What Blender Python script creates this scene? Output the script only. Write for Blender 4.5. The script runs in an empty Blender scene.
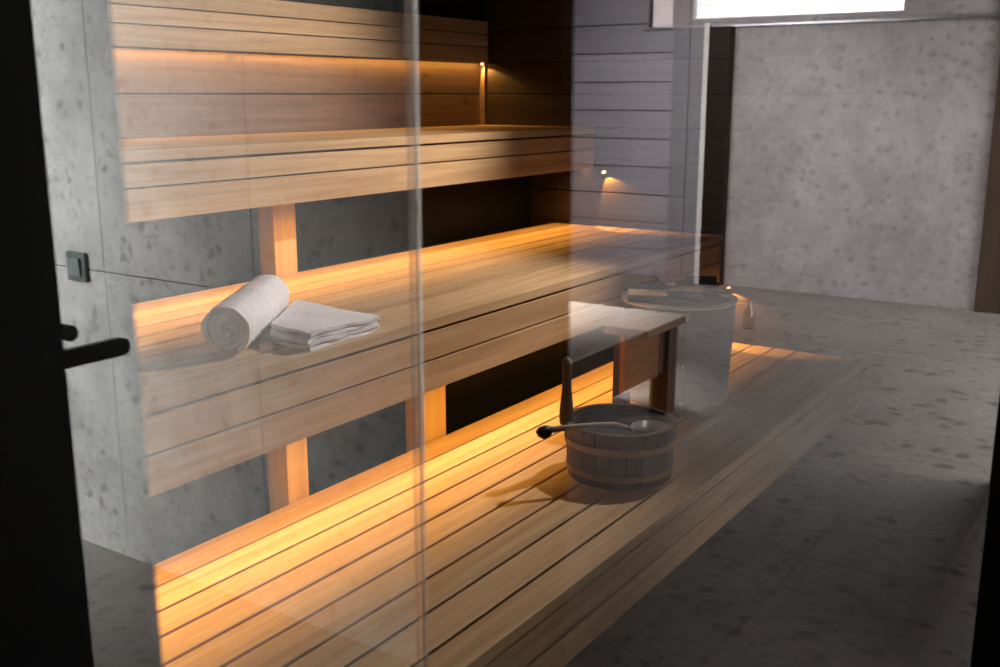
import bpy, bmesh, math, random
from mathutils import Vector, Matrix
random.seed(7)
E = 1.43                      # eye height above the floor; x runs along the benches, y away from the glass
sc = bpy.context.scene
COL = sc.collection

# ---------------------------------------------------------------- materials
def new_mat(name):
    m = bpy.data.materials.new(name); m.use_nodes = True
    nt = m.node_tree; nt.nodes.clear()
    out = nt.nodes.new('ShaderNodeOutputMaterial')
    return m, nt, out
def N(nt, typ, **kw):
    n = nt.nodes.new(typ)
    for k, v in kw.items():
        if k in n.inputs.keys(): n.inputs[k].default_value = v
        else: setattr(n, k, v)
    return n
def L(nt, a, ao, b, bi): nt.links.new(a.outputs[ao], b.inputs[bi])
def plain(name, col, rough=.5, metal=0, spec=.5, bump=0, bscale=200):
    m, nt, out = new_mat(name)
    p = N(nt, 'ShaderNodeBsdfPrincipled')
    p.inputs['Base Color'].default_value = (*col, 1); p.inputs['Roughness'].default_value = rough
    p.inputs['Metallic'].default_value = metal; p.inputs['Specular IOR Level'].default_value = spec
    if bump:
        tc = N(nt, 'ShaderNodeTexCoord'); no = N(nt, 'ShaderNodeTexNoise'); no.inputs['Scale'].default_value = bscale
        no.inputs['Detail'].default_value = 4
        L(nt, tc, 'Object', no, 'Vector'); b = N(nt, 'ShaderNodeBump'); b.inputs['Strength'].default_value = bump
        b.inputs['Distance'].default_value = .004
        L(nt, no, 'Fac', b, 'Height'); L(nt, b, 'Normal', p, 'Normal')
    L(nt, p, 0, out, 0); return m
def wood(name, c1, c2, axis=0, rough=.55, knots=.0, vary=.25, spec=.3):
    m, nt, out = new_mat(name)
    tc = N(nt, 'ShaderNodeTexCoord'); geo = N(nt, 'ShaderNodeNewGeometry')
    off = N(nt, 'ShaderNodeVectorMath', operation='SCALE'); off.inputs[0].default_value = (13, 7, 5)
    L(nt, geo, 'Random Per Island', off, 'Scale')
    add = N(nt, 'ShaderNodeVectorMath', operation='ADD'); L(nt, tc, 'Object', add, 0); L(nt, off, 0, add, 1)
    mp = N(nt, 'ShaderNodeMapping'); s = [1, 1, 1]; s = [38., 38., 38.]; s[axis] = 1.6
    mp.inputs['Scale'].default_value = s; L(nt, add, 0, mp, 'Vector')
    n1 = N(nt, 'ShaderNodeTexNoise'); n1.inputs['Scale'].default_value = 1.0; n1.inputs['Detail'].default_value = 5
    n1.inputs['Distortion'].default_value = .6; L(nt, mp, 0, n1, 'Vector')
    mp2 = N(nt, 'ShaderNodeMapping'); s2 = [150.] * 3; s2[axis] = 4; mp2.inputs['Scale'].default_value = s2; L(nt, add, 0, mp2, 'Vector')
    n2 = N(nt, 'ShaderNodeTexNoise'); n2.inputs['Scale'].default_value = 1; n2.inputs['Detail'].default_value = 3; L(nt, mp2, 0, n2, 'Vector')
    mr = N(nt, 'ShaderNodeMapRange'); mr.inputs['From Min'].default_value = .32; mr.inputs['From Max'].default_value = .68
    L(nt, n1, 'Fac', mr, 'Value')
    mix = N(nt, 'ShaderNodeMix', data_type='RGBA'); mix.inputs['A'].default_value = (*c1, 1); mix.inputs['B'].default_value = (*c2, 1)
    L(nt, mr, 0, mix, 'Factor')
    v = N(nt, 'ShaderNodeMapRange'); v.inputs['To Min'].default_value = 1 - vary; v.inputs['To Max'].default_value = 1 + vary * .5
    L(nt, geo, 'Random Per Island', v, 'Value')
    v2 = N(nt, 'ShaderNodeMapRange'); v2.inputs['To Min'].default_value = .86; v2.inputs['To Max'].default_value = 1.12; L(nt, n2, 'Fac', v2, 'Value')
    mu = N(nt, 'ShaderNodeMath', operation='MULTIPLY'); L(nt, v, 0, mu, 0); L(nt, v2, 0, mu, 1)
    last = mu
    if knots:
        mk = N(nt, 'ShaderNodeMapping'); sk = [9.] * 3; sk[axis] = 4.2; mk.inputs['Scale'].default_value = sk; L(nt, add, 0, mk, 'Vector')
        vo = N(nt, 'ShaderNodeTexVoronoi'); vo.inputs['Scale'].default_value = 1; L(nt, mk, 0, vo, 'Vector')
        kr = N(nt, 'ShaderNodeMapRange'); kr.inputs['From Min'].default_value = .05; kr.inputs['From Max'].default_value = .16
        kr.inputs['To Min'].default_value = 1 - knots; kr.inputs['To Max'].default_value = 1; L(nt, vo, 'Distance', kr, 'Value')
        m3 = N(nt, 'ShaderNodeMath', operation='MULTIPLY'); L(nt, last, 0, m3, 0); L(nt, kr, 0, m3, 1); last = m3
    sc_ = N(nt, 'ShaderNodeVectorMath', operation='SCALE'); L(nt, mix, 'Result', sc_, 0); L(nt, last, 0, sc_, 'Scale')
    p = N(nt, 'ShaderNodeBsdfPrincipled'); p.inputs['Roughness'].default_value = rough; p.inputs['Specular IOR Level'].default_value = spec
    L(nt, sc_, 0, p, 'Base Color')
    b = N(nt, 'ShaderNodeBump'); b.inputs['Strength'].default_value = .25; b.inputs['Distance'].default_value = .001
    L(nt, n1, 'Fac', b, 'Height'); L(nt, b, 'Normal', p, 'Normal')
    L(nt, p, 0, out, 0); return m
def stone(name, base, dark, light, scale=1.0, rough=.6, chip=.5, spec=.4, clouds=.25, stretch=(1, 1, 1)):
    m, nt, out = new_mat(name)
    tc = N(nt, 'ShaderNodeTexCoord')
    mp = N(nt, 'ShaderNodeMapping'); mp.inputs['Scale'].default_value = stretch; L(nt, tc, 'Object', mp, 'Vector')
    nz = N(nt, 'ShaderNodeTexNoise'); nz.inputs['Scale'].default_value = 9 * scale; nz.inputs['Detail'].default_value = 6
    nz.inputs['Roughness'].default_value = .65; L(nt, mp, 0, nz, 'Vector')
    big = N(nt, 'ShaderNodeTexNoise'); big.inputs['Scale'].default_value = 2.2 * scale; big.inputs['Detail'].default_value = 3; L(nt, mp, 0, big, 'Vector')
    dist = N(nt, 'ShaderNodeVectorMath', operation='SCALE'); dist.inputs['Scale'].default_value = .09 / scale
    L(nt, nz, 'Color', dist, 0)
    wv = N(nt, 'ShaderNodeVectorMath', operation='ADD'); L(nt, mp, 0, wv, 0); L(nt, dist, 0, wv, 1)
    mixn = N(nt, 'ShaderNodeMix', data_type='RGBA'); mixn.inputs['A'].default_value = (*[b * (1 - clouds) for b in base], 1)
    mixn.inputs['B'].default_value = (*[b * (1 + clouds) for b in base], 1)
    r0 = N(nt, 'ShaderNodeMapRange'); r0.inputs['From Min'].default_value = .3; r0.inputs['From Max'].default_value = .7
    ad = N(nt, 'ShaderNodeMath', operation='ADD'); L(nt, nz, 'Fac', ad, 0); L(nt, big, 'Fac', ad, 1)
    hf = N(nt, 'ShaderNodeMath', operation='MULTIPLY'); hf.inputs[1].default_value = .5; L(nt, ad, 0, hf, 0)
    L(nt, hf, 0, r0, 'Value'); L(nt, r0, 0, mixn, 'Factor')
    cur = (mixn, 'Result')
    for k, (s, col, t0, t1, amt, gate) in enumerate(((21, dark, .16, .36, chip, .45), (46, dark, .12, .42, chip * .8, .45), (30, light, .18, .3, chip * .6, .55))):
        vo = N(nt, 'ShaderNodeTexVoronoi'); vo.inputs['Scale'].default_value = s * scale; L(nt, wv, 0, vo, 'Vector')
        r = N(nt, 'ShaderNodeMapRange'); r.inputs['From Min'].default_value = t0; r.inputs['From Max'].default_value = t1
        r.inputs['To Min'].default_value = amt; r.inputs['To Max'].default_value = 0; L(nt, vo, 'Distance', r, 'Value')
        sep = N(nt, 'ShaderNodeSeparateColor'); L(nt, vo, 'Color', sep, 0)
        g = N(nt, 'ShaderNodeMath', operation='GREATER_THAN'); g.inputs[1].default_value = gate; L(nt, sep, k, g, 0)
        mm = N(nt, 'ShaderNodeMath', operation='MULTIPLY'); L(nt, r, 0, mm, 0); L(nt, g, 0, mm, 1)
        mx = N(nt, 'ShaderNodeMix', data_type='RGBA'); mx.inputs['B'].default_value = (*col, 1)
        L(nt, mm, 0, mx, 'Factor'); L(nt, cur[0], cur[1], mx, 'A'); cur = (mx, 'Result')
    p = N(nt, 'ShaderNodeBsdfPrincipled'); p.inputs['Roughness'].default_value = rough; p.inputs['Specular IOR Level'].default_value = spec
    L(nt, cur[0], cur[1], p, 'Base Color'); L(nt, p, 0, out, 0); return m
def glass(name, f0, tint=(1, 1, 1)):
    # clear pane: transparent with an angle-dependent mirror share (Schlick)
    m, nt, out = new_mat(name)
    geo = N(nt, 'ShaderNodeNewGeometry'); dp = N(nt, 'ShaderNodeVectorMath', operation='DOT_PRODUCT')
    L(nt, geo, 'Normal', dp, 0); L(nt, geo, 'Incoming', dp, 1)
    ab = N(nt, 'ShaderNodeMath', operation='ABSOLUTE'); L(nt, dp, 'Value', ab, 0)
    om = N(nt, 'ShaderNodeMath', operation='SUBTRACT'); om.inputs[0].default_value = 1; L(nt, ab, 0, om, 1)
    pw = N(nt, 'ShaderNodeMath', operation='POWER'); pw.inputs[1].default_value = 5; L(nt, om, 0, pw, 0)
    ma = N(nt, 'ShaderNodeMath', operation='MULTIPLY_ADD'); ma.inputs[1].default_value = 1 - f0; ma.inputs[2].default_value = f0; L(nt, pw, 0, ma, 0)
    t = N(nt, 'ShaderNodeBsdfTransparent'); t.inputs['Color'].default_value = (*tint, 1)
    g = N(nt, 'ShaderNodeBsdfGlossy'); g.inputs['Roughness'].default_value = 0
    mx = N(nt, 'ShaderNodeMixShader'); L(nt, ma, 0, mx, 0); L(nt, t, 0, mx, 1); L(nt, g, 0, mx, 2); L(nt, mx, 0, out, 0)
    return m
def towel_mat(name):
    m = plain(name, (.95, .93, .98), .95, 0, .1, 1.0, 130); return m

M = {}
M['bench'] = wood('bench_wood', (.66, .45, .25), (.48, .30, .15), 0, vary=.22)
M['bench_end'] = wood('bench_post_wood', (.62, .43, .20), (.50, .33, .14), 2, vary=.08)
M['backwall'] = wood('back_wall_wood', (.25, .165, .11), (.17, .11, .075), 0, knots=.5, vary=.2)
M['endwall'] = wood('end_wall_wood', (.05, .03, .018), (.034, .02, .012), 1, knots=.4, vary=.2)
M['backwall_shade'] = wood('back_wall_shaded_wood', (.02, .016, .013), (.012, .010, .008), 0, vary=.1)  # shade above the backrest, put into near-black board colour
M['plank'] = wood('grey_plank_wood', (.46, .45, .50), (.38, .37, .42), 1, vary=.08)
M['inset'] = wood('inset_board_wood', (.50, .33, .22), (.38, .25, .16), 2, vary=.15)
M['greydoor'] = wood('brown_door_wood', (.085, .056, .038), (.06, .04, .026), 2, vary=.15)
M['darkwood'] = wood('dark_bench_wood', (.075, .042, .026), (.05, .027, .017), 2, vary=.15)
M['paletop'] = wood('pale_top_wood', (.55, .52, .46), (.47, .43, .38), 0, vary=.08, spec=.6, rough=.35)
M['bucketwood'] = wood('bucket_wood', (.10, .062, .042), (.065, .04, .028), 2, vary=.3)
M['hoop'] = wood('bucket_hoop_wood', (.36, .21, .12), (.26, .15, .08), 0, vary=.05)
M['ladlewood'] = wood('ladle_handle_wood', (.30, .22, .16), (.22, .16, .11), 0, vary=.05)
M['stooltop'] = wood('stool_top_wood', (.30, .19, .12), (.22, .14, .09), 0, vary=.1)
M['stool_glow'] = wood('stool_apron_glow', (.62, .25, .06), (.45, .17, .04), 0, vary=.1)  # orange LED glow on the apron put into its base colour
M['log'] = wood('split_log_wood', (.90, .68, .42), (.78, .56, .32), 0, vary=.15)
M['bark'] = plain('log_bark', (.025, .02, .018), .9, 0, .2, .6, 60)
M['black'] = plain('black_paint', (.006, .006, .006), .5, 0, .2)
M['blackmetal'] = plain('black_metal', (.010, .009, .009), .45, 0, .3)
M['chrome'] = plain('chrome', (.85, .85, .85), .12, 1)
M['steel'] = plain('brushed_steel', (.62, .63, .66), .35, 1)
M['darkliner'] = plain('dark_liner', (.035, .042, .05), .32, 0, .6)
M['water'] = plain('dark_water', (.05, .06, .07), .12, 0, .8)
M['ceil'] = plain('ceiling_paint', (.30, .29, .28), .9)
M['dark_ceiling'] = plain('sauna_ceiling_dark', (.03, .02, .015), .8)
M['switch'] = plain('switch_plastic', (.10, .125, .12), .35, 0, .5)
M['switch2'] = plain('switch_rocker_plastic', (.17, .20, .195), .3, 0, .5)
M['tile'] = stone('wall_tile', (.44, .45, .44), (.13, .13, .125), (.62, .62, .60), .9, .5, .6, clouds=.4)
M['terrazzo'] = stone('far_wall_terrazzo', (.45, .42, .42), (.18, .16, .165), (.60, .57, .57), .6, .6, .42, clouds=.32)
M['floor'] = stone('floor_terrazzo', (.235, .215, .20), (.05, .045, .04), (.35, .32, .30), .45, .55, .75, clouds=.25)
M['tub'] = stone('tub_stone', (.15, .15, .17), (.09, .09, .09), (.24, .24, .24), 1.2, .6, .3, clouds=.15)
M['rim'] = plain('pale_rim', (.86, .82, .78), .4)
M['towel'] = towel_mat('white_terry')
M['glass'] = glass('front_glass', .095)
M['winglass'] = glass('window_glass', .04)
M['bottle'] = glass('bottle_glass', .12, (.9, .93, .93))
m, nt, out = new_mat('joint_silicone')
tr = N(nt, 'ShaderNodeBsdfTransparent'); gl = N(nt, 'ShaderNodeBsdfGlossy'); gl.inputs['Roughness'].default_value = .22; gl.inputs['Color'].default_value = (.95, .95, .95, 1)
mx = N(nt, 'ShaderNodeMixShader'); mx.inputs[0].default_value = .45
L(nt, tr, 0, mx, 1); L(nt, gl, 0, mx, 2); L(nt, mx, 0, out, 0); M['silicone'] = m
m, nt, out = new_mat('lit_reveal_pane')  # lets the sky through so the pane looks like lit tile
tr = N(nt, 'ShaderNodeBsdfTransparent'); tr.inputs['Color'].default_value = (.75, .70, .70, 1)
df = N(nt, 'ShaderNodeBsdfTranslucent'); df.inputs['Color'].default_value = (.45, .42, .42, 1)
mx = N(nt, 'ShaderNodeMixShader'); mx.inputs[0].default_value = .5
mx.inputs[0].default_value = .08
L(nt, tr, 0, mx, 1); L(nt, df, 0, mx, 2); L(nt, mx, 0, out, 0); M['reveal_glow'] = m
m, nt, out = new_mat('led_lens'); em = N(nt, 'ShaderNodeEmission'); em.inputs[0].default_value = (1, .6, .25, 1); em.inputs[1].default_value = 5; L(nt, em, 0, out, 0); M['lens'] = m
M['led'] = plain('led_profile', (.5, .5, .5), .4, 1)
M['leaf'] = plain('dark_leaf', (.02, .028, .02), .6)

# ---------------------------------------------------------------- mesh helpers
class MB:
    def __init__(s): s.bm = bmesh.new()
    def box(s, x0, x1, y0, y1, z0, z1, mat=None):
        v = [s.bm.verts.new((x, y, z)) for x in (x0, x1) for y in (y0, y1) for z in (z0, z1)]
        for f in ((0, 1, 3, 2), (4, 6, 7, 5), (0, 4, 5, 1), (2, 3, 7, 6), (0, 2, 6, 4), (1, 5, 7, 3)):
            s.bm.faces.new([v[i] for i in f])
        return v
    def obox(s, c, size, M3):
        v = s.box(*[k for i in range(3) for k in (-size[i] / 2, size[i] / 2)])
        for q in v: q.co = Vector(c) + M3 @ q.co
        return v
    def lathe(s, prof, n=48, c=(0, 0, 0), closed=False, axis=None):
        rings = []
        for r, z in prof:
            rings.append([s.bm.verts.new((c[0] + r * math.cos(2 * math.pi * i / n), c[1] + r * math.sin(2 * math.pi * i / n), c[2] + z)) for i in range(n)])
        for a, b in zip(rings, rings[1:] + ([rings[0]] if closed else [])):
            for i in range(n):
                s.bm.faces.new((a[i], a[(i + 1) % n], b[(i + 1) % n], b[i]))
        if not closed:
            for r_, rev in ((rings[0], True), (rings[-1], False)):
                s.bm.faces.new(list(reversed(r_)) if rev else r_)
        return rings
    def tube(s, pts, rad, n=12):
        pts = [Vector(p) for p in pts]; rr = rad if isinstance(rad, (list, tuple)) else [rad] * len(pts)
        rings = []; up = Vector((0, 0, 1))
        for i, p in enumerate(pts):
            d = (pts[min(i + 1, len(pts) - 1)] - pts[max(i - 1, 0)]).normalized()
            a = d.cross(up) if abs(d.dot(up)) < .95 else d.cross(Vector((1, 0, 0)))
            a.normalize(); b = d.cross(a)
            rings.append([s.bm.verts.new(p + (a * math.cos(t) + b * math.sin(t)) * rr[i]) for t in [2 * math.pi * k / n for k in range(n)]])
        for a, b in zip(rings, rings[1:]):
            for i in range(n): s.bm.faces.new((a[i], a[(i + 1) % n], b[(i + 1) % n], b[i]))
        s.bm.faces.new(rings[0]); s.bm.faces.new(rings[-1])
    def extrude_poly(s, poly, f0, f1):
        a = [s.bm.verts.new(f0(p)) for p in poly]; b = [s.bm.verts.new(f1(p)) for p in poly]
        n = len(poly)
        for i in range(n): s.bm.faces.new((a[i], a[(i + 1) % n], b[(i + 1) % n], b[i]))
        s.bm.faces.new(a); s.bm.faces.new(b)
    def build(s, name, mat, parent=None, bevel=0, smooth=False, origin=None):
        bmesh.ops.recalc_face_normals(s.bm, faces=s.bm.faces)
        me = bpy.data.meshes.new(name); s.bm.to_mesh(me); s.bm.free()
        o = bpy.data.objects.new(name, me); COL.objects.link(o); me.materials.append(mat)
        if origin is not None:
            me.transform(Matrix.Translation(-Vector(origin))); o.location = origin
        if parent is not None:
            o.parent = parent; o.location = (Vector(origin) if origin is not None else Vector()) - world_loc(parent)
        if smooth:
            for p in me.polygons: p.use_smooth = True
        if bevel:
            b = o.modifiers.new('bevel', 'BEVEL'); b.width = bevel; b.segments = 2; b.limit_method = 'ANGLE'
        if smooth and smooth != 'all':
            me.set_sharp_from_angle(angle=math.radians(40))
        return o
def world_loc(o):
    l = Vector(o.location)
    while o.parent: o = o.parent; l += o.location
    return l
def tag(o, label, cat, group=None):
    o['label'] = label; o['category'] = cat
    if group: o['group'] = group
    return o
def thing(name, label, cat, loc, group=None):
    o = bpy.data.objects.new(name, None); COL.objects.link(o); o.location = loc; o.empty_display_size = .1
    return tag(o, label, cat, group)
def struct(o): o['kind'] = 'structure'; return o
def arealight(name, loc, rot, sx, sy, power, col, spread=180):
    l = bpy.data.lights.new(name, 'AREA'); l.shape = 'RECTANGLE'; l.size = sx; l.size_y = sy; l.energy = power; l.color = col
    l.spread = math.radians(spread)
    o = bpy.data.objects.new(name, l); COL.objects.link(o); o.location = loc; o.rotation_euler = rot
    return o

# ---------------------------------------------------------------- the setting
GY = .5                      # plane of the glass front
def Mi(v): return 2 * GY - v  # the place of something the photo shows mirrored in the glass
END = 4.05; BACK = 2.80; CZ = 2.68; FAR = 7.6
# floor, tiles with fine joints
mb = MB()
xs = [-1.7 + 1.2 * i for i in range(9)]; ys = [-3.5 + .6 * i for i in range(12)]
for i in range(8):
    for j in range(11):
        g = .0015
        mb.box(xs[i] + g, xs[i + 1] - g, ys[j] + g, ys[j + 1] - g, -.02, 0)
mb.box(-1.7, 7.9, -3.5, 3.1, -.08, -.0015)
struct(mb.build('floor', M['floor']))
mb = MB(); mb.box(-1.7, 7.9, -3.5, GY - .02, CZ, CZ + .1); struct(mb.build('ceiling', M['ceil']))
mb = MB(); mb.box(-1.7, END + .12, GY - .02, 3.1, CZ - .3, CZ + .1); struct(mb.build('ceiling_sauna', M['dark_ceiling']))
mb = MB(); mb.box(-1.8, -1.7, -3.6, 3.1, 0, CZ + .1); struct(mb.build('wall_rear', M['ceil']))
mb = MB(); mb.box(-1.8, 7.9, -3.6, -3.5, 0, CZ + .1); struct(mb.build('wall_side', M['ceil']))
# tiled wall that stands across the room (shows mirrored in the left part of the glass)
mb = MB()
yj = [Mi(1.506), Mi(2.05), Mi(2.683), Mi(3.30), Mi(3.92), -3.5]; zj = [0, E - .514, E + .70, CZ]
for a, b in zip(yj, yj[1:]):
    for c, d in zip(zj, zj[1:]):
        mb.box(1.91, 1.925, b + .0014, a - .0014, c + .0014, d - .0014)
struct(mb.build('wall_tiled', M['tile']))
mb = MB(); mb.box(1.918, 1.99, -3.5, Mi(1.506), 0, CZ); struct(mb.build('wall_tiled_core', M['black']))
mb = MB(); mb.box(1.402, 1.446, -.094, .177, 0, CZ); struct(mb.build('pillar_black', M['black'], bevel=.002))
# far wall
SILL = E + .50
mb = MB()
mb.box(FAR, FAR + .12, -2.14, 1.2, 0, SILL)
mb.box(FAR, FAR + .12, Mi(1.791), 1.2, SILL, CZ)
mb.box(FAR, FAR + .12, -2.341, Mi(1.791), SILL, E + .553)
mb.box(FAR, FAR + .12, -2.341, Mi(1.791), 2.6, CZ)
struct(mb.build('wall_far', M['terrazzo']))
mb = MB(); z = 0
k = 0
while z < CZ - .01:
    z1 = min(z + .2185, CZ)
    y1 = -2.43
    if z1 <= E + .51 + .001:
        mb.box(FAR, FAR + .03, -3.5, y1, z + .004, z1 - .004)
    else:
        mb.box(FAR, FAR + .03, -3.5, -2.69, z + .004, z1 - .004)
        mb.box(FAR, FAR + .03, -2.69, y1, z + .004, SILL - .013) if z < SILL - .02 else None
    z = z1
struct(mb.build('wall_planked', M['plank'], bevel=.003))
mb = MB(); mb.box(FAR + .015, FAR + .12, -3.5, -2.70, 0, CZ); mb.box(FAR + .015, FAR + .12, -2.72, -2.1, 0, SILL); struct(mb.build('wall_planked_core', M['bark']))
mb = MB(); mb.box(FAR - .06, FAR + .02, -2.44, -2.17, 0, SILL - .01); mb.box(FAR - .08, FAR, -2.36, -2.30, 0, SILL - .01)
struct(mb.build('trim_2', plain('grey_pilaster', (.26, .26, .28), .4, 0, .5)))
mb = MB(); mb.box(FAR - .09, FAR - .05, -2.182, -2.142, 0, SILL + .02); struct(mb.build('trim_3', M['rim']))
mb = MB(); mb.box(FAR - .10, FAR, -2.14, -1.976, 0, SILL - .01); struct(mb.build('trim_4', M['black'], bevel=.004))
mb = MB(); mb.box(FAR - .03, FAR + .02, -2.72, 1.0, SILL - .012, SILL + .004); struct(mb.build('trim_5', M['steel']))
mb = MB(); mb.box(FAR - .02, FAR + .12, -2.47, -2.341, SILL, CZ); struct(mb.build('trim_6', plain('window_jamb', (.42, .37, .37), .6)))
wf = MB().build('window_3', M['steel']) if False else None
mb = MB(); mb.box(FAR + .06, FAR + .066, -2.341, Mi(1.791), E + .553, 2.6); w3 = struct(mb.build('window_3', M['winglass']))
mb = MB()
mb.box(FAR + .05, FAR + .08, -2.341, -2.321, E + .553, 2.6); mb.box(FAR + .05, FAR + .08, Mi(1.791) - .02, Mi(1.791), E + .553, 2.6)
mb.box(FAR + .05, FAR + .08, -2.321, Mi(1.791) - .02, E + .553, E + .56)
mb.build('window_frame', M['rim'], w3)
mb = MB(); mb.box(FAR + .03, FAR + .04, -2.70, -2.47, SILL, CZ); struct(mb.build('lit_reveal', M['reveal_glow']))  # backlit pane added to stand for the lit tiled window reveal
# far brown door
mb = MB()
for i in range(6): mb.box(FAR - .05, FAR - .01, -.17 + .15 * i + .001, -.17 + .15 * (i + 1) - .001, .0, 2.2)
d2 = struct(mb.build('door_2', M['greydoor'], bevel=.002))
mb = MB(); mb.box(FAR - .075, FAR - .05, .62, .64, 1.0, 1.14); mb.build('door_handle', M['blackmetal'], d2)
# sauna shell
mb = MB(); z = E - .378
zs = [0]
z = E - .0
seams = [E + .142 - .1385 * i for i in range(12)]
lo = [s_ for s_ in seams if s_ > 0.02][::-1]
lev = [0] + lo + [E + .142 + .1385 * i for i in range(1, 8)]
lev = [l for l in lev if l < CZ - .31] + [CZ - .3]
low = [l for l in lev if l < E + .33] ; upp = [low[-1]] + [l for l in lev if l > E + .33]
for a, b in zip(low, low[1:]): mb.box(-.3, END, BACK, BACK + .02, a + .0025, b - .0025)
struct(mb.build('wall_back', M['backwall'], bevel=.0015))
mb = MB()
for a, b in zip(upp, upp[1:]): mb.box(-.3, END, BACK, BACK + .02, a + .0025, b - .0025)
struct(mb.build('wall_back_upper', M['backwall_shade'], bevel=.0015))
mb = MB(); mb.box(-.3, END + .1, BACK + .012, BACK + .1, 0, CZ); struct(mb.build('wall_back_core', M['black']))
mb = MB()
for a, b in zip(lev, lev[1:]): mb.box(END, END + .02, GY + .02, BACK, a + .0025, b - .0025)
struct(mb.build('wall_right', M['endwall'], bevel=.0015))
mb = MB(); mb.box(END + .012, END + .1, GY + .01, BACK + .1, 0, CZ); struct(mb.build('wall_right_core', M['black']))
mb = MB(); mb.box(-.35, -.25, GY + .06, BACK + .1, 0, CZ); struct(mb.build('wall_left', M['backwall']))
mb = MB(); mb.box(-1.7, .382, GY + .012, GY + .05, 0, CZ - .3); struct(mb.build('wall_front', M['black']))
# glass front
mb = MB(); mb.box(-.9, .6378, GY, GY + .0025, 0.004, CZ - .3); struct(mb.build('window_1', M['glass']))
mb = MB(); mb.box(.6425, END + .064, GY, GY + .0025, 0.004, CZ - .3); struct(mb.build('window_2', M['glass']))
mb = MB()
mb.tube([(.640, GY + .003, 0.002), (.640, GY + .003, CZ - .3)], .0026, 10)
struct(mb.build('trim_7', M['silicone'], smooth=True))
mb = MB(); mb.tube([(.6265, GY - .001, 0.002), (.6265, GY - .001, CZ - .3)], .0011, 8); struct(mb.build('trim_10', M['silicone'], smooth=True))
mb = MB(); mb.box(END + .065, END + .10, GY - .02, GY + .008, 0, CZ - .3); struct(mb.build('trim_8', M['black'], bevel=.002))

# ---------------------------------------------------------------- sauna benches
def bench(name, label, y0, y1, ztop, zbot, seams, posts, led_col, led_pow, riser, rear_gap, face_seams):
    root = thing(name, label, 'bench', ((.0 + END) / 2, (y0 + y1) / 2, 0 if name else 0), 'tiered sauna benches')
    X0, X1 = -.2, END - .004
    th = .028
    mb = MB(); ed = [y0] + seams + [y1]
    for a, b in zip(ed, ed[1:]):
        mb.box(X0, X1, a + (.0 if a == y0 else .0042), b - (.0 if b == y1 else .0042), ztop - th, ztop)
    mb.build('seat', M['bench'], root, bevel=.0018)
    mb = MB(); fz = [ztop - th - .005] + face_seams + [zbot]
    for a, b in zip(fz, fz[1:]):
        mb.box(X0, X1, y0 + .003, y0 + .028, b + .0025, a - .0025)
    mb.build('fascia', M['bench'], root, bevel=.0015)
    mb = MB(); mb.box(X0, X1, y0 + .02, y0 + .032, zbot + .03, ztop - th - .0005)
    for k in range(6):
        xx = .3 + k * .7; mb.box(xx, xx + .045, y0 + .03, y1 - .01, ztop - th - .06, ztop - th - .0005)
    mb.build('support_frame', M['endwall'], root)
    for (px0, px1, py0, py1, pz0) in posts:
        mb = MB(); mb.box(px0, px1, py0, py1, pz0, ztop - th - .062 if py0 > y0 + .04 else zbot + .002)
        mb.build('leg', M['bench_end'], root, bevel=.002)
    if led_pow:
        mb = MB(); mb.box(X0 + .05, X1 - .01, y0 + .032, y0 + .056, zbot + .016, zbot + .028)
        mb.build('led_profile', M['led'], root)
        n = 3; Ls = (X1 - .004 - X0 - .05) / n
        for k in range(n):
            arealight('led_light', (X0 + .05 + Ls * (k + .5), y0 + .0445, zbot + .014), (0, 0, 0), Ls * .995, .008, led_pow, led_col, 140)
    return root
ORANGE = (1.0, .51, .11)
z1, z2, z3 = E - 1.0, E - .56, E - .133
b1 = bench('sauna_bench', 'lowest and widest wooden sauna bench, with the bucket standing on it', .99, 1.80, z1, E - 1.18,
           [1.072, 1.170, 1.262, 1.355, 1.447, 1.532, 1.617, 1.708], [(.6, .7, 1.5, 1.59, 0), (2.2, 2.3, 1.5, 1.59, 0), (3.7, 3.8, 1.5, 1.59, 0)],
           ORANGE, 0, None, 0, [E - 1.105])
b2 = bench('sauna_bench', 'middle wooden sauna bench, carrying the white towels', 1.60, 2.40, z2, E - .755,
           [1.69, 1.78, 1.87, 1.96, 2.05, 2.14, 2.23, 2.315],
           [(.35, .46, 1.805, 1.875, 0), (1.757, 1.830, 1.805, 1.875, 0), (2.312, 2.42, 1.805, 1.875, 0), (3.70, 3.83, 1.805, 1.90, 0)], ORANGE, 5.4, None, 0, [E - .671])
b3 = bench('sauna_bench', 'topmost wooden sauna bench below the backrest, empty', 2.20, BACK - .004, z3, E - .312,
           [2.30, 2.40, 2.50, 2.60, 2.70], [(.6, .7, 2.405, 2.475, 0), (2.333, 2.43, 2.405, 2.475, 0)], ORANGE, 4.6, None, 0, [E - .227])
# black risers behind the posts
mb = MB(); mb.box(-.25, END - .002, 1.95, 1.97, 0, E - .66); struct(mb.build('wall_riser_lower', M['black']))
mb = MB(); mb.box(-.25, END - .002, 2.52, 2.54, 0, E - .23); struct(mb.build('wall_riser_upper', M['black']))
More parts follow.
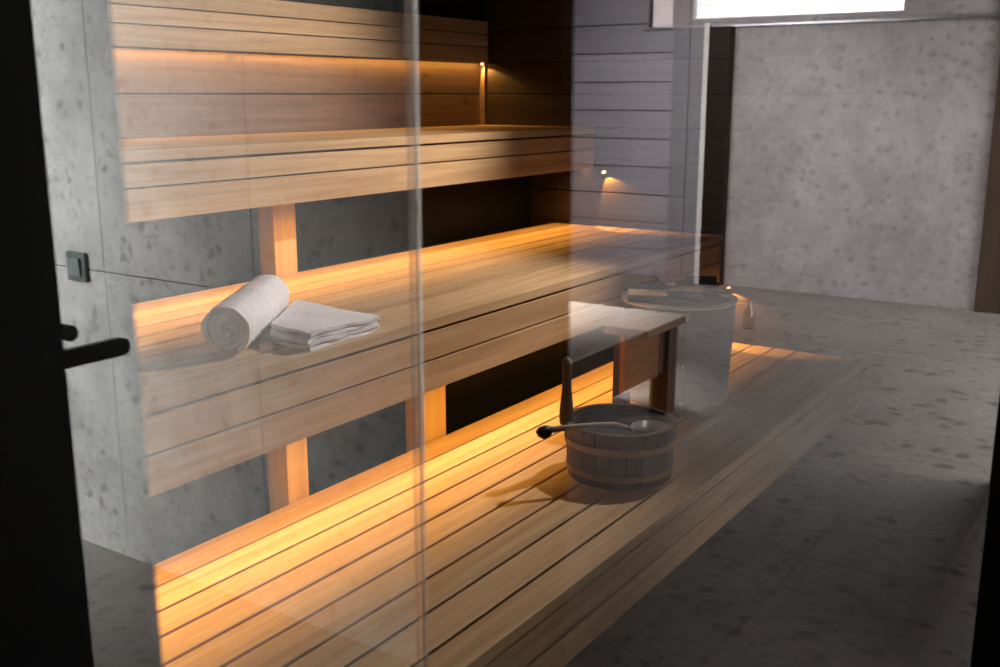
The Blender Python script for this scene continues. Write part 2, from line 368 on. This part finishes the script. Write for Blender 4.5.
# backrest
br = thing('backrest', 'pale wooden backrest boards on the sauna wall over the topmost bench', 'backrest', (2, BACK - .04, E + .15))
mb = MB()
for a, b in ((.143, .207), (.211, .262), (.266, .32)): mb.box(-.2, END - .03, BACK - .062, BACK - .04, E + a, E + b)
mb.build('board', M['bench'], br, bevel=.002)
for xx in (.4, 1.3, 2.2, 3.1, 3.66):
    mb = MB(); mb.box(xx, xx + .05, BACK - .0405, BACK - .0005, E + .18, E + .30); mb.build('bracket', M['endwall'], br)
mb = MB(); mb.box(-.2, END - .02, BACK - .034, BACK - .016, E + .150, E + .162); mb.build('led_profile', M['led'], br)
for k in range(3):
    Ls = (END - .02 + .2) / 3
    arealight('led_light', (-.2 + Ls * (k + .5), BACK - .025, E + .148), (0, 0, 0), Ls * .995, .008, 2.2, ORANGE, 170)
mb = MB(); mb.box(END - .012, END - .0, BACK - .03, BACK - .002, E - .13, E + .145); struct(mb.build('trim_9', M['backwall']))

for own, py, pz in ((br, 2.782, E + .137), (b3, 2.15, E - .325), (b2, 1.56, E - .775)):
    mb = MB(); mb.tube([(END - .001, py, pz), (END - .016, py, pz), (END - .020, py, pz)], [.0055, .0055, .004], 16); o = mb.build('end_lamp', M['lens'], own, smooth=True)
# ---------------------------------------------------------------- bucket
BC = (2.42, 1.22); bz = z1
bk = thing('sauna_bucket', 'round dark wooden stave bucket with one raised stave, on the lowest bench', 'bucket', (BC[0], BC[1], bz))
mb = MB(); ns = 22; RB, RT, H = .140, .150, .150
ha = math.atan2(1.36 - 1.22, 2.325 - 2.42)
for k in range(ns):
    a0 = ha + 2 * math.pi * (k - .5) / ns + .006; a1 = ha + 2 * math.pi * (k + .5) / ns - .006
    h = H
    rows = []
    for zz in (0, .03, .075, .12, h):
        t = zz / H; r = RB + (RT - RB) * t; ri = r - .014
        rows.append([mb.bm.verts.new((BC[0] + rr * math.cos(a), BC[1] + rr * math.sin(a), bz + zz)) for rr, a in ((r, a0), (r, (a0 + a1) / 2), (r, a1), (ri, a1), (ri, a0))])
    for A, B in zip(rows, rows[1:]):
        for i in range(5): mb.bm.faces.new((A[i], A[(i + 1) % 5], B[(i + 1) % 5], B[i]))
    mb.bm.faces.new(rows[0][::-1]); mb.bm.faces.new(rows[-1])
mb.build('stave_wall', M['bucketwood'], bk)
mb = MB(); mb.lathe([(RB - .013, .012), (RB - .013, .022)], 40, (BC[0], BC[1], bz)); mb.build('base', M['bucketwood'], bk)
for zz, w in ((.020, .016), (.092, .018)):
    mb = MB(); r0 = RB + (RT - RB) * zz / H; r1 = RB + (RT - RB) * (zz + w) / H
    mb.lathe([(r0 - .001, zz), (r0 + .0035, zz), (r1 + .0035, zz + w), (r1 - .001, zz + w)], 64, (BC[0], BC[1], bz), closed=True)
    mb.build('hoop', M['hoop'], bk, smooth=True)
mb = MB(); mb.lathe([(RT - .016, .05), (RT - .0165, .140), (RT - .020, .140), (RT - .0195, .055), (.02, .055), (.02, .05)], 56, (BC[0], BC[1], bz), closed=True)
mb.build('liner', M['darkliner'], bk, smooth=True)
# raised stave with a rounded waist
mb = MB(); c, s = math.cos(ha), math.sin(ha)
prof = [(0.0, .021), (.02, .023), (.05, .021), (.09, .016), (.13, .014), (.15, .016), (.165, .017), (.178, .013), (.184, .004)]
rows = []
for zz, w in prof:
    rc = RT - .004
    row = []
    for k in range(12):
        t = 2 * math.pi * k / 12
        dx = w * math.cos(t); dr = w * .85 * math.sin(t)
        row.append(mb.bm.verts.new((BC[0] + (rc + dr) * c - dx * s, BC[1] + (rc + dr) * s + dx * c, bz + H + zz - .012)))
    rows.append(row)
for A, B in zip(rows, rows[1:]):
    for i in range(12): mb.bm.faces.new((A[i], A[(i + 1) % 12], B[(i + 1) % 12], B[i]))
mb.bm.faces.new(rows[0]); mb.bm.faces.new(rows[-1])
mb.build('raised_stave', M['bucketwood'], bk, smooth=True)
mb = MB(); mb.lathe([(.0, .104), (.05, .105), (.10, .103), (RT - .021, .100)], 56, (BC[0], BC[1], bz)); mb.build('water', M['water'], bk, smooth=True)
# ladle
ld = thing('ladle', 'dark ladle with a knobbed end, lying across the bucket rim', 'ladle', (2.30, 1.25, bz + H))
zr = bz + H
P0 = Vector((2.195, 1.315, zr + .012)); P1 = Vector((2.34, 1.195, zr + .010)); P2 = Vector((2.375, 1.165, zr - .006))
mb = MB(); mb.tube([P0 + (P0 - P1) * .0, P0.lerp(P1, .3) + Vector((0, 0, .003)), P0.lerp(P1, .7) + Vector((0, 0, .003)), P1, P2], [.009, .008, .0075, .0075, .006], 12)
mb.build('handle', M['ladlewood'], ld, smooth=True)
mb = MB(); d = (P0 - P1).normalized()
mb.tube([P0 - d * .012, P0 - d * .008, P0 + d * .003 - Vector((0, 0, .003)), P0 + d * .012 - Vector((0, 0, .006)), P0 + d * .020 - Vector((0, 0, .012)), P0 + d * .022 - Vector((0, 0, .016))], [.008, .013, .017, .018, .015, .004], 14)
mb.build('knob', M['blackmetal'], ld, smooth=True)
mb = MB(); bc = (2.415, 1.130, zr - .046)
mb.lathe([(.022, 0), (.036, .010), (.046, .028), (.050, .044), (.047, .044), (.043, .029), (.034, .013), (.018, .004)], 40, bc, closed=True)
mb.lathe([(.001, .0), (.023, .0), (.023, .005), (.001, .005)], 24, bc, closed=True)
mb.build('bowl', M['steel'], ld, smooth=True)

# ---------------------------------------------------------------- towels
rt = None
A = Vector((1.525, 1.735, z2 + .062)); B = Vector((1.865, 1.955, z2 + .062)); ax = (B - A).normalized(); sd = Vector((-ax.y, ax.x, 0)); up = Vector((0, 0, 1))
mb = MB(); turns = 3.6; R0, R1 = .012, .0595; npt = 150; tk = (R1 - R0) / turns * .80
outer, inner = [], []
for i in range(npt + 1):
    t = i / npt; a = -2.1 - turns * 2 * math.pi * (1 - t); r = R0 + (R1 - R0) * t
    wob = 1 + .02 * math.sin(a * 3 + 1) + .015 * math.sin(a * 7)
    outer.append((math.cos(a) * r * wob, math.sin(a) * r * wob)); inner.append((math.cos(a) * max(r - tk, .002) * wob, math.sin(a) * max(r - tk, .002) * wob))
rings = []; nl = 40
for j in range(nl + 1):
    s_ = j / nl
    ring = []
    for i, (p, q) in enumerate(zip(outer, inner)):
        sh = (i / npt) * .012 * (1 if j == 0 else 0)
        lump = 1 + .018 * math.sin(j * 1.1 + i * .13) + .014 * math.sin(j * .47 + i * .31)
        endr = 1 - .035 * (1 if j in (0, nl) else 0)
        base = A + (B - A) * s_ - ax * (sh - .006 * math.sin(i * .4) * (j == 0))
        ring.append([base + sd * p[0] * lump * endr + up * p[1] * lump * endr, base + sd * q[0] * lump * endr + up * q[1] * lump * endr])
    rings.append([[mb.bm.verts.new(x) for x in pr] for pr in ring])
for j in range(nl):
    Ra, Rb = rings[j], rings[j + 1]
    for i in range(npt):
        mb.bm.faces.new((Ra[i][0], Ra[i + 1][0], Rb[i + 1][0], Rb[i][0])); mb.bm.faces.new((Ra[i][1], Rb[i][1], Rb[i + 1][1], Ra[i + 1][1]))
    mb.bm.faces.new((Ra[npt][0], Ra[npt][1], Rb[npt][1], Rb[npt][0])); mb.bm.faces.new((Ra[0][0], Rb[0][0], Rb[0][1], Ra[0][1]))
for j in (0, nl):
    for i in range(npt): mb.bm.faces.new((rings[j][i][0], rings[j][i][1], rings[j][i + 1][1], rings[j][i + 1][0]))
o = mb.build('rolled_towel', M['towel'], smooth=True, origin=(A.x, A.y, z2))
tag(o, 'white towel rolled up tightly, lying on the middle bench', 'towel')
# folded towel: serpentine cross-section
X0, X1 = 1.655, 1.915; lay = 4; lt = .0080; gap = .0026
path = []
for k in range(lay):
    zc = lt / 2 + k * (lt + gap)
    xsn = [X0 + lt + (X1 - X0 - 2 * lt) * t / 10 for t in range(11)]
    if k % 2: xsn = xsn[::-1]
    path += [(x, zc + .0012 * math.sin(x * 40 + k)) for x in xsn]
    if k < lay - 1:
        xe = xsn[-1]; sg = 1 if k % 2 == 0 else -1
        path += [(xe + sg * .0058 * math.sin(t), zc + (lt + gap) / 2 * (1 - math.cos(t))) for t in (.5, 1.1, 1.57, 2.05, 2.6)]
left, right = [], []
for i, p in enumerate(path):
    a = path[max(i - 1, 0)]; b = path[min(i + 1, len(path) - 1)]
    d = Vector((b[0] - a[0], b[1] - a[1])).normalized(); n_ = Vector((-d.y, d.x)) * lt * .47
    left.append((p[0] + n_.x, p[1] + n_.y)); right.append((p[0] - n_.x, p[1] - n_.y))
mb = MB(); ny = 18; rings = []
for j in range(ny + 1):
    s_ = j / ny; ring = []
    for side in (left, right):
        rr = []
        for (x, zz) in side:
            yb = 1.735 + (x - 1.525) * .647 - .080; yf = 1.612 + (x - X0) * .04 + .003 * math.sin(zz * 900)
            y = yf + (yb - yf) * s_
            zl = zz * (1 + .16 * s_ + .10 * math.sin(x * 22 + 1.3) * (1 - s_)) + .0015 * math.sin(x * 60 + s_ * 8)
            rr.append(mb.bm.verts.new((x + .03 * (s_ - .5) * .3, y, z2 + max(zl, .0005))))
        ring.append(rr)
    rings.append(ring)
npth = len(path)
for j in range(ny):
    for sd_ in (0, 1):
        for i in range(npth - 1): mb.bm.faces.new((rings[j][sd_][i], rings[j][sd_][i + 1], rings[j + 1][sd_][i + 1], rings[j + 1][sd_][i]))
    for i in (0, npth - 1): mb.bm.faces.new((rings[j][0][i], rings[j][1][i], rings[j + 1][1][i], rings[j + 1][0][i]))
for j in (0, ny):
    for i in range(npth - 1): mb.bm.faces.new((rings[j][0][i], rings[j][0][i + 1], rings[j][1][i + 1], rings[j][1][i]))
o = mb.build('folded_towel', M['towel'], smooth=True, origin=(1.78, 1.7, z2))
tag(o, 'white towel folded flat in layers, beside the rolled one', 'towel')

# ---------------------------------------------------------------- things of the room in front, shown mirrored in the glass
# black room door with lever handle
DY = Mi(1.5); DX = .966
dr = MB(); dr.box(.60, DX, DY - .022, DY + .022, .0, E + .55)
dr.box(.02, .60, DY - .022, DY + .022, E - .27, E + .55)
dr.box(.02, .16, DY - .022, DY + .022, 0, E - .27); dr.box(.16, .6, DY - .022, DY + .022, 0, .12)
mbx = dr.build('door', M['black'], origin=(.5, DY, 0)); mbx.name = 'room_door'
tag(mbx, 'black door with a lever handle and brown inset boards, at the far left of the photo', 'door')
mb = MB()
for k in range(5): mb.box(.16 + .088 * k + .001, .16 + .088 * (k + 1) - .001, DY - .012, DY + .012, .12, E - .27)
mb.build('inset_board', M['inset'], mbx, bevel=.002)
hz = E - .405
def hand():
    h = MB(); yy = DY + .055
    h.tube([(DX - .03, DY + .02, hz), (DX - .03, yy, hz)], .010, 16)
    return h
mb = MB(); yy = DY + .05
pts = [(DX - .035 + t, yy, hz) for t in (0, .02, .10, .165)]
mb.box(DX - .04, DX + .085, yy - .008, yy + .008, hz - .0145, hz + .0145)
mb.tube([(DX + .085, yy - .008, hz), (DX + .085, yy + .008, hz)], .0145, 24)
mb.tube([(DX - .03, DY + .02, hz), (DX - .03, yy + .005, hz)], .011, 16)
hd = mb.build('handle', M['blackmetal'], mbx, bevel=.001)
mb = MB(); mb.tube([(DX + .0, DY - .015, hz + .037), (DX + .0, DY + .045, hz + .037)], .013, 24); mb.build('thumb_turn', M['blackmetal'], mbx)
# light switch
sy = Mi(2.805); sz = E - .508
sw = thing('light_switch', 'square grey-green light switch on the grey tiled wall', 'switch', (1.91, sy, sz))
mb = MB(); mb.box(1.896, 1.91, sy - .045, sy + .045, sz - .045, sz + .045); mb.build('frame', M['switch'], sw, bevel=.003)
mb = MB(); mb.box(1.890, 1.897, sy - .028, sy + .028, sz - .028, sz + .028)
for v in mb.bm.verts:
    if v.co.x < 1.892 and v.co.z > sz: v.co.x -= .004
mb.build('rocker', M['switch2'], sw, bevel=.001)
# low wooden bench in the room
rb = thing('low_bench', 'low bench with a pale top and dark edge, behind the bucket, mirrored in the glass', 'bench', (3.5, Mi(2.2), 0))
mb = MB(); e0, e1 = 2.7, 4.36; za = E - .98
for (a, b) in ((1.885, 2.08), (2.083, 2.28), (2.283, 2.48)): mb.box(e0, e1, Mi(b), Mi(a), za - .035, za)
mb.build('top', M['paletop'], rb, bevel=.003)
mb = MB()
mb.box(e0 + .002, e1 - .002, Mi(1.885) - .001, Mi(1.885) + .008, za - .036, za - .003)
mb.build('front_edge', M['darkwood'], rb, bevel=.001)
for xx in (4.235, 2.75):
    for yv in (1.90, 2.36):
        mb = MB(); mb.box(xx - .0, xx + .09, Mi(yv + .09), Mi(yv), 0, za - .037); mb.build('leg', M['darkwood'], rb, bevel=.003)
mb = MB(); mb.box(2.72, 4.234, Mi(1.95), Mi(1.92), .204, za - .037); mb.build('apron', M['darkwood'], rb)  # dark board lengthened to stand for the shade below the bench top
# stone tub holding split wood, on the lowest bench
TC = (3.19, 1.402); TR = .192; TZ = z1; TH = .345
tb = thing('stone_tub', 'round grey tub with a pale rim, filled with split wood, behind the dark step', 'tub', (TC[0], TC[1], TZ))
mb = MB(); mb.lathe([(TR - .025, 0), (TR - .02, .004), (TR - .006, TH - .012), (TR - .020, TH - .012), (TR - .03, TH - .05), (.01, TH - .05), (.01, TH - .06), (TR - .045, TH - .06), (TR - .045, .0)], 64, (TC[0], TC[1], TZ), closed=True)
mb.build('body', M['tub'], tb, smooth=True)
mb = MB(); mb.lathe([(TR - .022, TH - .0118), (TR - .001, TH - .0118), (TR + .002, TH - .004), (TR - .004, TH), (TR - .018, TH), (TR - .023, TH - .005)], 72, (TC[0], TC[1], TZ), closed=True)
mb.build('rim', M['rim'], tb, smooth=True)
mb = MB(); mb.lathe([(.001, TH - .049), (TR - .031, TH - .049), (TR - .031, TH - .03), (.001, TH - .026)], 40, (TC[0], TC[1], TZ)); mb.build('fill', M['tub'], tb, smooth=True)
def logm(a, b, zc, w, h, label, name='split_log', pale=True):
    a = Vector((*a, zc)); b = Vector((*b, zc)); C = (a + b) / 2; ax = (b - a); ln = ax.length; ax.normalize(); sdv = Vector((-ax.y, ax.x, 0)); up = Vector((0, 0, 1))
    o = thing(name, label, 'log', (C.x, C.y, zc - h / 2), 'split wood in the grey tub')
    mb = MB(); P = [(-w / 2, -h * .1), (-w * .3, -h * .5), (w * .3, -h * .48), (w / 2, h * .18), (-w / 2, h * .18)]
    mb.extrude_poly(P, lambda p: a + sdv * p[0] + up * p[1], lambda p: b + sdv * p[0] * .93 + up * p[1])
    mb.build('bark', M['bark'], o)
    mb = MB(); P = [(-w / 2, h * .181), (w / 2, h * .181), (w * .47, h * .5), (-w * .44, h * .46)]
    mb.extrude_poly(P, lambda p: a + sdv * p[0] + up * p[1], lambda p: b + sdv * p[0] * .93 + up * p[1])
    mb.build('split_face', M['log'] if pale else M['bark'], o)
zt = TZ + TH + .003
logm((3.005, 1.50), (3.055, 1.385), zt + .018, .050, .036, 'broad tan split log lying over the near left rim of the grey tub')
logm((3.105, 1.405), (3.150, 1.300), zt + .022, .040, .044, 'thick dark-sided split log with a pale top, at the middle of the tub edge')
logm((3.300, 1.545), (3.060, 1.375), zt + .052, .036, .020, 'pale flat split log lying crosswise on top of the pile in the tub')
logm((3.215, 1.375), (3.300, 1.262), zt + .010, .024, .018, 'thin pale stick of wood at the right edge of the grey tub')
logm((3.085, 1.530), (3.245, 1.490), zt + .018, .050, .036, 'long dark log at the back left of the pile in the tub', pale=False)
logm((3.315, 1.440), (3.365, 1.345), zt + .020, .060, .040, 'short black log at the back right of the pile in the tub', pale=False)
logm((3.195, 1.440), (3.262, 1.400), zt + .016, .044, .040, 'black lump of wood under the crosswise log in the tub', pale=False)
# step stool on the lowest bench
bl = thing('step_stool', 'small dark wooden step standing on the lowest bench, between bucket and grey tub', 'stool', (2.8, 1.33, TZ))
zs_ = z1 + .335
mb = MB(); mb.box(2.69, 2.985, 1.275, 1.345, zs_ - .026, zs_); mb.box(2.69, 2.985, 1.348, 1.42, zs_ - .026, zs_); mb.build('step_top', M['stooltop'], bl, bevel=.004)
mb = MB(); mb.box(2.938, 2.983, 1.280, 1.372, z1, zs_ - .027); mb.build('leg', M['darkwood'], bl, bevel=.003)
mb = MB(); mb.box(2.745, 2.785, 1.372, 1.415, z1, zs_ - .027); mb.build('leg', M['darkwood'], bl, bevel=.003)
mb = MB(); mb.box(2.700, 2.937, 1.352, 1.370, z1 + .130, zs_ - .027); mb.build('apron', M['stool_glow'], bl, bevel=.002)
mb = MB(); mb.box(2.950, 2.968, 1.2785, 1.2805, z1 + .168, z1 + .172); mb.build('clip', M['steel'], bl)
# glass bottle on the floor
mb = MB(); mb.lathe([(.001, 0), (.034, 0), (.036, .01), (.036, .10), (.028, .125), (.013, .15), (.013, .185), (.010, .185), (.010, .15), (.026, .122), (.033, .10), (.033, .012), (.001, .008)], 32, (6.2, Mi(2.25), 0), closed=True)
tag(mb.build('glass_bottle', M['bottle'], smooth=True, origin=(6.2, Mi(2.25), 0)), 'small clear glass bottle standing on the floor beside the tub', 'bottle')

# ---------------------------------------------------------------- lights
def spot(name, loc, target, power, col, angle, blend, size=.04):
    l = bpy.data.lights.new(name, 'SPOT'); l.energy = power; l.color = col; l.spot_size = math.radians(angle); l.spot_blend = blend; l.shadow_soft_size = size
    o = bpy.data.objects.new(name, l); COL.objects.link(o); o.location = loc
    o.rotation_euler = (Vector(target) - Vector(loc)).to_track_quat('-Z', 'Y').to_euler()
    return o
spot('sauna_spot', (3.3, 1.06, E + .50), (1.8, 2.2, E - .02), 125, (1, .89, .80), 113, .6, .03)
arealight('tile_wall_lamp', (.7, -2.5, E - .1), (math.radians(66), 0, math.radians(-90)), .6, 1.8, 150, (1, .99, .97), 130)
arealight('far_ceiling_lamp', (5.7, -2.2, CZ - .25), (math.radians(42), 0, math.radians(-90)), 1.0, 1.0, 62, (1, .96, .97), 110)
arealight('bench_fill_light', (4.2, -1.9, CZ - .02), (0, 0, 0), .5, .5, 72, (1, .95, .93), 48)  # added fill that brightens the low bench; no known lamp hangs here
for (py, pz, e) in ((2.782, E + .137, 3), (2.15, E - .325, 7), (1.56, E - .775, 7)):
    spot('led_end_light', (END - .03, py, pz - .008), (END - .002, py - .055, pz - .10), e, ORANGE, 84, .3, .004)
w = bpy.data.worlds.new('daylight'); sc.world = w; w.use_nodes = True
w.node_tree.nodes['Background'].inputs[0].default_value = (1, .985, .98, 1); w.node_tree.nodes['Background'].inputs[1].default_value = 4.6

# ---------------------------------------------------------------- camera
cd = bpy.data.cameras.new('camera'); cam = bpy.data.objects.new('camera', cd); COL.objects.link(cam)
cd.sensor_width = 36; cd.lens = 1045 / 1000 * 36; cd.clip_start = .02; cd.clip_end = 100
cam.location = (0, 0, E); cam.rotation_euler = (math.radians(90 - 12.856), 0, math.radians(33.6315 - 90))
cd.dof.use_dof = True; cd.dof.focus_distance = 2.6; cd.dof.aperture_fstop = 6.0
sc.camera = cam
vs = sc.view_settings; vs.view_transform = 'Standard'; vs.look = 'None'; vs.gamma = 1; vs.exposure = 0; vs.use_curve_mapping = False
cy = sc.cycles
cy.use_denoising = True; cy.max_bounces = 10; cy.transparent_max_bounces = 16; cy.glossy_bounces = 6; cy.diffuse_bounces = 4
cy.caustics_reflective = False; cy.caustics_refractive = False; cy.sample_clamp_indirect = 6
